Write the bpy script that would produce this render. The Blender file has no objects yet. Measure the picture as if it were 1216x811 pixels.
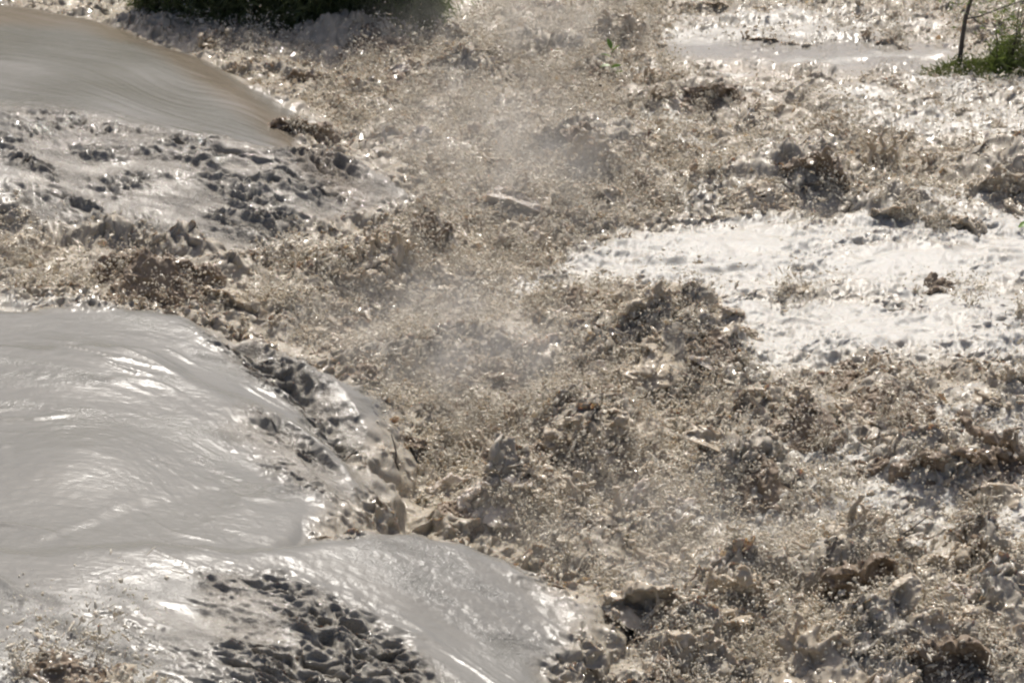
import bpy, math, random, time
import numpy as np
from mathutils import Vector

T_START = time.time()
random.seed(7)
rng = np.random.default_rng(11)
sc = bpy.context.scene
col = sc.collection
F32 = np.float32

# ------------------------------------------------------------------ camera
CAM_H = 7.6
PITCH = math.radians(22.0)          # looking down at the river from a bank or a bridge
LENS = 84.7
cam_d = bpy.data.cameras.new('camera')
cam = bpy.data.objects.new('camera', cam_d)
col.objects.link(cam)
cam.location = (0, 0, CAM_H)
cam.rotation_euler = (math.pi / 2 - PITCH, 0, 0)
cam_d.lens = LENS
cam_d.sensor_width = 36
cam_d.clip_start = 0.1
cam_d.clip_end = 5000
cam_d.dof.use_dof = True
cam_d.dof.focus_distance = 17.5
cam_d.dof.aperture_fstop = 9.0
sc.camera = cam

# ------------------------------------------------------------------ sky and sun
SUN_EL = math.radians(59)
SUN_AZ = math.radians(5)            # the sun stands in front of the camera
world = bpy.data.worlds.new("World")
sc.world = world
world.use_nodes = True
wn = world.node_tree
wn.nodes.clear()
sky = wn.nodes.new('ShaderNodeTexSky')
sky.sky_type = 'NISHITA'
sky.sun_disc = False
sky.sun_elevation = SUN_EL
sky.sun_rotation = SUN_AZ
sky.dust_density = 5.0
sky.air_density = 0.7
sky.ozone_density = 1.0
bg = wn.nodes.new('ShaderNodeBackground')
bg.inputs['Strength'].default_value = 0.13
wo = wn.nodes.new('ShaderNodeOutputWorld')
wn.links.new(sky.outputs[0], bg.inputs[0])
wn.links.new(bg.outputs[0], wo.inputs[0])
sun_d = bpy.data.lights.new('sun', 'SUN')
sun_d.energy = 4.4
sun_d.angle = math.radians(0.53)
sun_d.color = (1.0, 0.965, 0.90)
sun = bpy.data.objects.new('sun', sun_d)
col.objects.link(sun)
sdir = Vector((math.sin(SUN_AZ) * math.cos(SUN_EL), math.cos(SUN_AZ) * math.cos(SUN_EL), math.sin(SUN_EL)))
sun.rotation_euler = sdir.to_track_quat('Z', 'Y').to_euler()
sun.location = (0, 30, 40)
sc.view_settings.view_transform = 'Standard'
sc.view_settings.look = 'None'
sc.cycles.pixel_filter_type = 'BLACKMAN_HARRIS'
sc.cycles.filter_width = 2.3        # a slightly soft telephoto picture
sc.view_settings.gamma = 1
sc.view_settings.exposure = 0.12

# ------------------------------------------------------------------ helpers
def at(px, py, z=0.0):
    """the point of the place at height z that the photograph shows at pixel px, py (1216 x 811)"""
    k = 36.0 / LENS / 1216.0
    u = (px - 608) * k
    v = -(py - 405.5) * k
    dy = math.cos(PITCH) + v * math.sin(PITCH)
    dz = -math.sin(PITCH) + v * math.cos(PITCH)
    t = (z - CAM_H) / dz
    return (u * t, dy * t, z)

def px_size(px, py, z=0.0):
    """metres per photograph pixel at that point"""
    x, y, zz = at(px, py, z)
    d = math.sqrt(y * y + (CAM_H - z) ** 2)
    return d * 36.0 / LENS / 1216.0

def tag(o, label=None, cat=None, group=None, kind=None):
    if label: o['label'] = label
    if cat: o['category'] = cat
    if group: o['group'] = group
    if kind: o['kind'] = kind
    return o

def mesh_obj(name, verts, faces, mat, parent=None, smooth=True, link=True):
    """verts (n,3) array; faces (m,3) or (m,4) array"""
    me = bpy.data.meshes.new(name)
    verts = np.asarray(verts, F32)
    faces = np.asarray(faces, np.int32)
    n, m, k = len(verts), len(faces), faces.shape[1]
    me.vertices.add(n)
    me.vertices.foreach_set('co', verts.ravel())
    me.loops.add(m * k)
    me.loops.foreach_set('vertex_index', faces.ravel())
    me.polygons.add(m)
    me.polygons.foreach_set('loop_start', np.arange(0, m * k, k, dtype=np.int32))
    me.polygons.foreach_set('use_smooth', np.full(m, smooth, dtype=bool))
    me.update(calc_edges=True)
    if mat: me.materials.append(mat)
    o = bpy.data.objects.new(name, me)
    if link: col.objects.link(o)
    if parent: o.parent = parent
    return o

def float_attr(me, name, data):
    a = me.attributes.new(name, 'FLOAT', 'POINT')
    a.data.foreach_set('value', np.asarray(data, F32))

def smooth01(t):
    t = np.clip(t, 0, 1)
    return t * t * (3 - 2 * t)

# --- gradient noise from one tiled 3-D lattice, read along rotated planes so that it never repeats in view
LN = 64
_g = rng.normal(size=(LN ** 3, 3)).astype(F32)
_g /= np.linalg.norm(_g, axis=1, keepdims=True)
_GX, _GY, _GZ = [np.ascontiguousarray(_g[:, i]) for i in range(3)]
_q, _ = np.linalg.qr(rng.normal(size=(3, 3)))
ROT = _q.astype(F32)

def noise(x, y, z, f, seed=0):
    """f: frequency or (fx,fy,fz); returns about -1..1"""
    if not hasattr(f, '__len__'): f = (f, f, f)
    x = x * F32(f[0]); y = y * F32(f[1]); z = z * F32(f[2])
    o = seed * 7.317
    X = ROT[0, 0] * x + ROT[0, 1] * y + ROT[0, 2] * z + F32(o + 131.7)
    Y = ROT[1, 0] * x + ROT[1, 1] * y + ROT[1, 2] * z + F32(o * 1.37 + 57.3)
    Z = ROT[2, 0] * x + ROT[2, 1] * y + ROT[2, 2] * z + F32(o * 0.71 + 211.9)
    xi = np.floor(X); yi = np.floor(Y); zi = np.floor(Z)
    fx = (X - xi).astype(F32); fy = (Y - yi).astype(F32); fz = (Z - zi).astype(F32)
    xi = xi.astype(np.int32) & (LN - 1); yi = yi.astype(np.int32) & (LN - 1); zi = zi.astype(np.int32) & (LN - 1)
    x1 = (xi + 1) & (LN - 1); y1 = (yi + 1) & (LN - 1); z1 = (zi + 1) & (LN - 1)
    ux = fx * fx * fx * (fx * (fx * 6 - 15) + 10)
    uy = fy * fy * fy * (fy * (fy * 6 - 15) + 10)
    uz = fz * fz * fz * (fz * (fz * 6 - 15) + 10)
    def g(a, b, c, dx, dy, dz):
        i = (a * LN + b) * LN + c
        return _GX[i] * dx + _GY[i] * dy + _GZ[i] * dz
    a0 = g(xi, yi, zi, fx, fy, fz); b0 = g(x1, yi, zi, fx - 1, fy, fz)
    c0 = a0 + ux * (b0 - a0)
    a0 = g(xi, y1, zi, fx, fy - 1, fz); b0 = g(x1, y1, zi, fx - 1, fy - 1, fz)
    c1 = a0 + ux * (b0 - a0)
    d0 = c0 + uy * (c1 - c0)
    a0 = g(xi, yi, z1, fx, fy, fz - 1); b0 = g(x1, yi, z1, fx - 1, fy, fz - 1)
    c0 = a0 + ux * (b0 - a0)
    a0 = g(xi, y1, z1, fx, fy - 1, fz - 1); b0 = g(x1, y1, z1, fx - 1, fy - 1, fz - 1)
    c1 = a0 + ux * (b0 - a0)
    d1 = c0 + uy * (c1 - c0)
    return (d0 + uz * (d1 - d0)) * F32(1.5)

def poly_sd(X, Y, poly):
    """signed distance to a ground polygon, positive inside"""
    P = [(p[0], p[1]) for p in poly]
    d2 = np.full(X.shape, 1e12, F32)
    inside = np.zeros(X.shape, bool)
    for i in range(len(P)):
        ax, ay = P[i]; bx, by = P[(i + 1) % len(P)]
        ex, ey = bx - ax, by - ay
        wx = X - F32(ax); wy = Y - F32(ay)
        L = ex * ex + ey * ey + 1e-9
        t = np.clip((wx * F32(ex) + wy * F32(ey)) / F32(L), 0, 1)
        dx = wx - t * F32(ex); dy = wy - t * F32(ey)
        d2 = np.minimum(d2, dx * dx + dy * dy)
        if abs(ey) > 1e-9:
            c = (ay <= Y) != (by <= Y)
            xc = F32(ax) + (Y - F32(ay)) * F32(ex / ey)
            inside ^= c & (X < xc)
    d = np.sqrt(d2)
    return np.where(inside, d, -d).astype(F32)

def gpoly(pts, z=None):
    return [at(p[0], p[1], (p[2] if len(p) > 2 else 0.0) if z is None else z) for p in pts]

def idw(X, Y, pts, power=2.5, soft=0.25):
    num = np.zeros(X.shape, F32); den = np.zeros(X.shape, F32)
    for p in pts:
        gx, gy, gz = at(p[0], p[1], p[2])
        # far points count less across the view than along it
        w = (((X - F32(gx)) ** 2 + ((Y - F32(gy)) * F32(0.8)) ** 2) + F32(soft * soft)) ** F32(-power / 2)
        num += w * F32(gz); den += w
    return num / den

# ------------------------------------------------------------------ the lie of the water
# (photo x, photo y, height): upstream level on the left, low on the right
BASE = [(-300, 320, .55), (0, 310, .50), (150, 330, .45), (250, 350, .32), (330, 360, .15), (450, 400, .0), (600, 300, .0),
        (560, 150, .05), (430, 90, .15), (330, 50, .28), (200, 20, .40), (-100, 5, .6), (700, 50, .05), (900, 100, .05), (1150, 100, .1),
        (1300, 300, .0), (900, 380, .0), (1200, 600, .0), (700, 600, .0), (620, 560, .0), (760, 720, .0), (900, 800, .0), (650, 900, .1),
        (500, 520, .0), (400, 1000, .3), (0, 900, .5), (-300, 1000, .6)]
# tongues of smooth water: outline with heights, shoulder width
TONGUES = [
    # far dome
    dict(pts=[(-700, 0, .95), (-300, -10, .95), (0, -12, .95), (60, -5, .93), (130, 8, .88), (200, 35, .80), (260, 60, .66), (310, 95, .50), (355, 125, .34), (395, 160, .2),
              (330, 230, .35), (100, 250, .7), (-300, 240, .8), (-700, 200, .9)], w=.9, k=1.0),
    # glistening middle tongue
    dict(pts=[(-700, 120, 1.0), (-200, 118, 1.0), (0, 122, 1.0), (120, 132, .98), (280, 134, .92), (380, 148, .80), (430, 165, .66), (470, 195, .50), (497, 235, .25),
              (480, 275, .1), (400, 300, .1), (320, 318, .2), (240, 305, .38), (110, 288, .5), (0, 262, .6), (-300, 262, .7), (-700, 260, .8)], w=.55, k=1.0),
    # broad near tongue, rear layer
    dict(pts=[(-700, 350, 1.05), (-200, 350, 1.05), (0, 349, 1.05), (130, 343, 1.05), (195, 345, 1.04), (240, 354, 1.0), (290, 366, .95), (340, 382, .87), (385, 404, .78), (430, 434, .64), (466, 464, .46),
              (478, 512, .2), (474, 560, .1), (400, 640, .3), (0, 700, .9), (-700, 800, 1.0)], w=.42, k=1.0),
    # broad near tongue, front layer
    dict(pts=[(-700, 420, 1.12), (-100, 385, 1.12), (100, 380, 1.12), (200, 392, 1.08), (260, 420, 1.0), (320, 455, .88), (380, 495, .70), (430, 530, .52), (475, 570, .3),
              (470, 610, .2), (400, 700, .5), (0, 900, .9), (-700, 1000, 1.0)], w=.42, k=1.0),
    # nearest tongue that runs down to the right
    dict(pts=[(-700, 640, 1.15), (-100, 600, 1.15), (200, 605, 1.1), (330, 612, .95), (400, 600, .90), (480, 592, .83), (560, 604, .74), (620, 632, .64), (680, 672, .48), (725, 722, .25),
              (725, 770, .15), (690, 830, .1), (600, 1000, .1), (300, 1200, .6), (-700, 1400, .9)], w=.45, k=1.0),
]
for t in TONGUES:
    t['poly'] = gpoly(t['pts'])
FILL = [(0, 60, .95), (150, 70, .85), (100, 110, .88), (250, 100, .65), (0, 190, .9), (200, 190, .82), (330, 200, .7), (400, 230, .42), (300, 260, .45),
        (100, 420, 1.08), (250, 480, .92), (100, 520, 1.08), (350, 540, .82), (300, 600, .95), (400, 580, .80), (360, 625, .92), (100, 650, 1.05), (250, 640, 1.0), (450, 650, .85), (550, 680, .65),
        (630, 720, .40), (450, 740, .60), (300, 740, .80), (550, 790, .35), (400, 811, .5), (200, 780, .85), (0, 740, 1.0), (650, 790, .2)]
TALL = []
for t in TONGUES: TALL += t['pts']

def region(pts, z=0.0): return gpoly(pts, z)
# lumpy, dark breaking faces on the tongues
LUMPY = [
    (region([(0, 120), (120, 132), (280, 136), (380, 148), (440, 170), (480, 210), (490, 260), (400, 290), (310, 300), (240, 290), (100, 270), (0, 240)], .85), .85),
    (region([(165, 172), (260, 185), (330, 165), (420, 165), (478, 215), (490, 255), (400, 290), (330, 300), (270, 270), (230, 225)], .6), 1.4),
    (region([(0, 160), (70, 190), (160, 225), (230, 250), (160, 235), (60, 210), (0, 190)], .9), 1.5),
    (region([(205, 365), (260, 370), (310, 395), (360, 425), (415, 465), (455, 520), (468, 565), (425, 525), (360, 480), (300, 450), (250, 420)], .72), 1.5),
    (region([(300, 485), (380, 515), (440, 555), (480, 590), (420, 592), (360, 570), (310, 545), (260, 520)], .8), 1.1),
    (region([(245, 700), (330, 688), (420, 700), (500, 738), (575, 772), (650, 818), (600, 900), (320, 900), (290, 811), (275, 775), (235, 740)], .84), 1.35),
    (region([(120, 735), (260, 710), (330, 760), (300, 811), (200, 790)], .92), .45),
    (region([(500, 588), (570, 600), (630, 630), (680, 665), (730, 720), (700, 735), (650, 690), (600, 640), (550, 612)], .65), .9),
]
TROUGH = [
    (region([(225, 378), (300, 388), (370, 425), (430, 475), (470, 545), (420, 515), (350, 462), (290, 425), (240, 400)], .8), .26, .5),
    (region([(330, 505), (400, 540), (460, 580), (430, 588), (370, 560), (300, 520)], .7), .08, .15),
]
# glints: sharp little ripples on smooth water
RIPPLY = [
    (region([(0, 440), (200, 440), (330, 500), (420, 560), (250, 560), (0, 480)], 1.0), .8),
    (region([(360, 600), (560, 610), (700, 720), (560, 730), (420, 660)], .7), .9),
    (region([(0, 700), (260, 690), (300, 811), (100, 811), (0, 760)], .9), 1.0),
    (region([(150, 350), (230, 360), (320, 430), (250, 420), (160, 400)], 1.0), .8),
    (region([(0, 190), (120, 220), (240, 250), (300, 300), (150, 290), (0, 250)], .7), 1.0),
    (region([(0, 130), (300, 140), (450, 190), (480, 250), (300, 300), (0, 260)], .8), .55),
]
STREAKY = [(region([(-700, -60), (130, -10), (280, 50), (375, 120), (440, 190), (300, 180), (100, 170), (-700, 140)], .85), 1.0)]
FLANK = [(region([(-700, -60), (130, -10), (280, 50), (375, 120), (440, 190), (370, 165), (300, 105), (240, 70), (160, 40), (80, 30), (-700, 40)], .88), 1.0)]
WEAVE = [(region([(740, 90), (1400, 60), (1400, 900), (800, 900), (760, 640), (880, 480), (800, 300)]), 1.0)]
# white foam rafts
FOAM = [
    (region([(540, 385), (640, 325), (720, 295), (850, 278), (1000, 268), (1300, 250), (1300, 430), (1130, 425), (1010, 432), (880, 462), (862, 400), (800, 370), (745, 348), (690, 335), (620, 358)]), 1.0),
    (region([(1030, 110), (1300, 92), (1300, 175), (1150, 178), (1050, 165), (980, 150)]), .5),
    (region([(930, 590), (1010, 545), (1060, 560), (1300, 520), (1300, 660), (1130, 640), (1000, 640), (870, 650), (840, 620)]), .55),
    (region([(1090, 500), (1150, 480), (1300, 470), (1300, 530), (1120, 530)]), .6),
    (region([(760, 32), (900, 22), (1000, 20), (1110, 40), (1000, 55), (760, 60)]), .55),
    (region([(780, 225), (1000, 250), (1120, 240), (1216, 240), (1216, 262), (900, 272), (790, 270)]), .45),
    (region([(0, 335), (150, 335), (205, 350), (0, 352)], .6), .6),
    (region([(560, 600), (620, 560), (680, 575), (660, 590)]), .5),
]
CALM = [(region([(740, 52), (900, 45), (1010, 50), (1120, 62), (1110, 100), (1000, 90), (900, 78), (760, 80)]), 1.0)]
# heaps of broken water: photo x, y, half-widths in px, height in m
MOUNDS = [
    (760, 410, 105, 60, .27), (690, 365, 55, 24, .14), (830, 425, 45, 45, .22), (930, 215, 95, 40, .38), (965, 190, 40, 25, .25), (1060, 250, 50, 18, .2),
    (1190, 205, 55, 35, .3), (830, 120, 90, 30, .2), (700, 170, 70, 30, .3), (720, 80, 40, 18, .2), (640, 60, 60, 25, .25), (560, 90, 50, 25, .2),
    (940, 490, 90, 40, .30), (1050, 460, 60, 30, .25), (1110, 545, 70, 30, .25), (700, 500, 60, 45, .38), (890, 565, 60, 40, .3), (690, 620, 50, 40, .2),
    (870, 690, 60, 45, .32), (1020, 670, 60, 50, .32), (1120, 780, 90, 50, .3), (600, 580, 50, 22, .3), (420, 330, 70, 35, .25), (505, 290, 40, 35, .3),
    (180, 315, 75, 32, .32), (30, 290, 45, 25, .25), (270, 350, 40, 18, .15), (430, 60, 60, 20, .25), (330, 40, 80, 14, .15), (40, 800, 60, 30, .15), (120, 805, 70, 20, .1),
    (800, 610, 50, 30, .2), (560, 420, 60, 50, .2), (480, 440, 40, 30, .15), (900, 30, 60, 10, .05), (1060, 20, 60, 10, .06), (1010, 780, 70, 50, .25), (820, 780, 70, 50, .25),
    (1190, 700, 40, 40, .25), (1200, 470, 40, 25, .15), (620, 250, 60, 40, .15), (1160, 640, 30, 20, .2),
    # hollows
    (1110, 572, 62, 13, -.32), (1015, 690, 36, 20, -.30), (700, 622, 26, 20, -.32), (985, 205, 22, 10, -.25), (200, 322, 50, 14, -.25), (870, 720, 40, 14, -.2),
    (905, 228, 40, 9, -.2), (755, 372, 40, 10, -.22), (720, 540, 30, 18, -.25), (760, 635, 36, 16, -.22), (1110, 790, 50, 14, -.25), (712, 92, 26, 8, -.2), (930, 745, 40, 16, -.2),
]

def fields(X, Y):
    """smooth height, and the masks that steer the rough relief, at ground points X, Y"""
    wx = X + noise(X, Y, X * 0, 1.3, 21) * F32(.10) + noise(X, Y, X * 0, 5.0, 22) * F32(.03)
    wy = Y + noise(X, Y, X * 0, 1.3, 23) * F32(.14) + noise(X, Y, X * 0, 5.0, 24) * F32(.04)
    base = idw(X, Y, BASE)
    h = base.copy()
    inside = np.zeros(X.shape, F32)
    edge = F32(-.01) + F32(.15) * noise(X, Y, X * 0, 2.2, 25)
    for t in TONGUES:
        d = poly_sd(X + (wx - X) * F32(.8), Y + (wy - Y) * F32(.8), t['poly'])
        top = idw(X, Y, t['pts'] + [f for f in FILL], 3.0, .5)
        s = np.sqrt(np.clip(1 - (1 - np.clip(d / t['w'] + .12, 0, 1)) ** 2, 0, 1))
        cand = base + (top - base) * s - (s <= 0) * F32(.5)
        # soft union
        k = F32(.05)
        hh = np.clip(.5 + .5 * (cand - h) / k, 0, 1)
        h = h * (1 - hh) + cand * hh + k * hh * (1 - hh)
        inside = np.maximum(inside, smooth01((d + edge) / .30))
    for poly, dep, w in TROUGH:
        h -= F32(dep) * smooth01(poly_sd(wx, wy, poly) / w + .35) * inside
    def m(lst, w, xx=wx, yy=wy):
        r = np.zeros(X.shape, F32)
        for poly, a in lst:
            r = np.maximum(r, F32(a) * smooth01(poly_sd(xx, yy, poly) / w + .5))
        return r
    lump = m(LUMPY, .42) * inside
    rip = m(RIPPLY, .5) * inside
    streak = m(STREAKY, .5)
    weave = m(WEAVE, .8) * smooth01(noise(wx, wy, X * 0, (.9, 2.0, 1), 27) * 3.0 + .05) * F32(.8)
    foam = np.maximum(m(FOAM, .5), weave) * (1 - inside) * (F32(.35) + F32(.65) * smooth01(noise(X, Y, X * 0, (.8, 1.9, 1), 26) * 2.0 + .95))
    calm = m(CALM, 1.1) * F32(.85) * (1 - inside)
    flank = m(FLANK, .5)
    md = np.zeros(X.shape, F32)
    for px, py, rx, ry, hh in MOUNDS:
        gx, gy, _ = at(px, py, hh * .5)
        s = px_size(px, py)
        ax = rx * s; ay = ry * s / math.sin(PITCH) * .55
        q = ((wx - F32(gx)) / F32(ax)) ** 2 + ((wy - F32(gy)) / F32(ay)) ** 2
        md = md + F32(hh * 1.2) * np.exp(-q * 1.1) * (1 - inside)
    foam = foam * (1 - .8 * np.clip(md * 4, 0, 1))
    return h, md, inside, lump, rip, streak, foam, calm, flank

# ------------------------------------------------------------------ materials
def new_mat(name):
    m = bpy.data.materials.new(name); m.use_nodes = True
    n = m.node_tree
    return m, n, n.nodes['Principled BSDF']

def nd(n, typ, **kw):
    x = n.nodes.new(typ)
    for k, v in kw.items(): setattr(x, k, v)
    return x

def mixc(n, fac, a, b):
    m = nd(n, 'ShaderNodeMix', data_type='RGBA')
    for s, v in ((0, fac), (6, a), (7, b)):
        if hasattr(v, 'is_output') or isinstance(v, bpy.types.NodeSocket): n.links.new(v, m.inputs[s])
        elif s == 0: m.inputs[0].default_value = v
        else: m.inputs[s].default_value = (*v, 1)
    return m.outputs[2]

def mth(n, op, a, b=0.0, c=0.0):
    m = nd(n, 'ShaderNodeMath', operation=op)
    for i, v in enumerate((a, b, c)):
        if isinstance(v, bpy.types.NodeSocket): n.links.new(v, m.inputs[i])
        else: m.inputs[i].default_value = v
    return m.outputs[0]

def nz(n, vec, scale, detail=3, rough=.55):
    t = nd(n, 'ShaderNodeTexNoise'); t.inputs['Scale'].default_value = scale
    t.inputs['Detail'].default_value = detail; t.inputs['Roughness'].default_value = rough
    n.links.new(vec, t.inputs['Vector'])
    return t.outputs[0]

MUD = (.27, .225, .175)
SILT = (.36, .335, .30)
FOAMC = (.385, .372, .340)

def water_material():
    m, n, p = new_mat('muddy_water')
    geo = nd(n, 'ShaderNodeNewGeometry').outputs['Position']
    foam = nd(n, 'ShaderNodeAttribute', attribute_name='foam').outputs['Fac']
    smo = nd(n, 'ShaderNodeAttribute', attribute_name='smooth_water').outputs['Fac']
    n1 = nz(n, geo, 9, 4)
    n2 = nz(n, geo, 60, 3)
    mud = mixc(n, n1, (.27, .238, .188), (.385, .347, .282))
    silt = nd(n, 'ShaderNodeAttribute', attribute_name='silt').outputs['Fac']
    mud = mixc(n, silt, mud, mixc(n, n1, (.143, .137, .121), (.176, .170, .151)))
    strk = nd(n, 'ShaderNodeAttribute', attribute_name='streak').outputs['Fac']
    refl = nd(n, 'ShaderNodeAttribute', attribute_name='flank_reflection_tint').outputs['Fac']
    mud = mixc(n, refl, mud, (.165, .140, .108))  # browner flank: tree reflection in place of sky sheen, put into the colour
    fm = nd(n, 'ShaderNodeMapping'); fm.inputs['Rotation'].default_value = (0, 0, math.radians(6)); fm.inputs['Scale'].default_value = (.8, 2.6, 1)
    n.links.new(geo, fm.inputs['Vector'])
    fl = mth(n, 'MULTIPLY_ADD', nz(n, fm.outputs[0], 3.0, 7, .65), 4.0, mth(n, 'MULTIPLY_ADD', n2, .9, -2.35))
    ff = nd(n, 'ShaderNodeClamp'); n.links.new(mth(n, 'ADD', foam, mth(n, 'MULTIPLY', fl, mth(n, 'MULTIPLY', foam, 1.2))), ff.inputs[0])
    c = mixc(n, ff.outputs[0], mud, FOAMC)
    n.links.new(c, p.inputs['Base Color'])
    rp = nd(n, 'ShaderNodeAttribute', attribute_name='ripple').outputs['Fac']
    gl = mth(n, 'MULTIPLY', mth(n, 'MULTIPLY', smo, .20), mth(n, 'SUBTRACT', 1.0, mth(n, 'MINIMUM', 1.0, mth(n, 'ADD', mth(n, 'MULTIPLY', rp, .8), mth(n, 'MULTIPLY', strk, 1.0)))))
    r = mth(n, 'MULTIPLY_ADD', ff.outputs[0], .40, mth(n, 'ADD', gl, .055))
    n.links.new(r, p.inputs['Roughness'])
    p.inputs['IOR'].default_value = 1.40
    n.links.new(mth(n, 'MULTIPLY_ADD', silt, -.22, .24), p.inputs['Subsurface Weight'])
    p.inputs['Subsurface Radius'].default_value = (.03, .017, .009)
    p.inputs['Subsurface Scale'].default_value = 1.0
    b1 = nd(n, 'ShaderNodeBump'); b1.inputs['Distance'].default_value = .012
    n.links.new(mth(n, 'MULTIPLY', mth(n, 'SUBTRACT', 1.0, smo), .38), b1.inputs['Strength'])
    n.links.new(nz(n, geo, 75, 3, .6), b1.inputs['Height'])
    mp = nd(n, 'ShaderNodeMapping'); mp.inputs['Rotation'].default_value = (0, 0, math.radians(24)); mp.inputs['Scale'].default_value = (1, 3.2, 1)
    n.links.new(geo, mp.inputs['Vector'])
    st = nz(n, mp.outputs[0], 9, 6, .62)
    b2 = nd(n, 'ShaderNodeBump'); b2.inputs['Distance'].default_value = .016
    n.links.new(mth(n, 'MULTIPLY', smo, .30), b2.inputs['Strength']); n.links.new(st, b2.inputs['Height']); n.links.new(b1.outputs[0], b2.inputs['Normal'])
    gate = nd(n, 'ShaderNodeMapRange'); n.links.new(nz(n, mp.outputs[0], 1.6, 2), gate.inputs[0]); gate.inputs[1].default_value = .47; gate.inputs[2].default_value = .62
    b3 = nd(n, 'ShaderNodeBump'); b3.inputs['Distance'].default_value = .02
    n.links.new(mth(n, 'MULTIPLY', mth(n, 'MULTIPLY_ADD', rp, 1.3, .22), mth(n, 'MULTIPLY_ADD', gate.outputs[0], .7, .3)), b3.inputs['Strength'])
    n.links.new(nz(n, geo, 34, 4, .65), b3.inputs['Height']); n.links.new(b2.outputs[0], b3.inputs['Normal'])
    n.links.new(b3.outputs[0], p.inputs['Normal'])
    return m

def splash_material(name, c0, c1, rough=.14, ss=.5, scale=12):
    m, n, p = new_mat(name)
    tc = nd(n, 'ShaderNodeTexCoord').outputs['Object']
    c = mixc(n, nz(n, tc, scale, 4), c0, c1)
    n.links.new(c, p.inputs['Base Color'])
    p.inputs['Roughness'].default_value = rough
    p.inputs['IOR'].default_value = 1.34
    p.inputs['Subsurface Weight'].default_value = ss
    p.inputs['Subsurface Radius'].default_value = (.028, .021, .015)
    p.inputs['Subsurface Scale'].default_value = 1.0
    b1 = nd(n, 'ShaderNodeBump'); b1.inputs['Distance'].default_value = .008; b1.inputs['Strength'].default_value = .3
    n.links.new(nz(n, tc, 60, 3, .6), b1.inputs['Height'])
    n.links.new(b1.outputs[0], p.inputs['Normal'])
    return m

M_WATER = water_material()
M_DARK = splash_material('shaded_brown_crest', (.13, .098, .066), (.27, .218, .165), .08, .25, 7)  # brown water, darkened so the camera-side shade sits in the colour
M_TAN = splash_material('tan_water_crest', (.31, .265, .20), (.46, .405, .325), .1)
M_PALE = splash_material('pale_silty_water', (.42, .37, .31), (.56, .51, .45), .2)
M_DROP = splash_material('muddy_droplets', (.60, .54, .435), (.74, .68, .565), .10, .4, 3)
M_DROP.node_tree.nodes['Principled BSDF'].inputs['Subsurface Radius'].default_value = (.012, .010, .0085)
M_DROP.node_tree.nodes['Principled BSDF'].inputs['Transmission Weight'].default_value = .25

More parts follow.
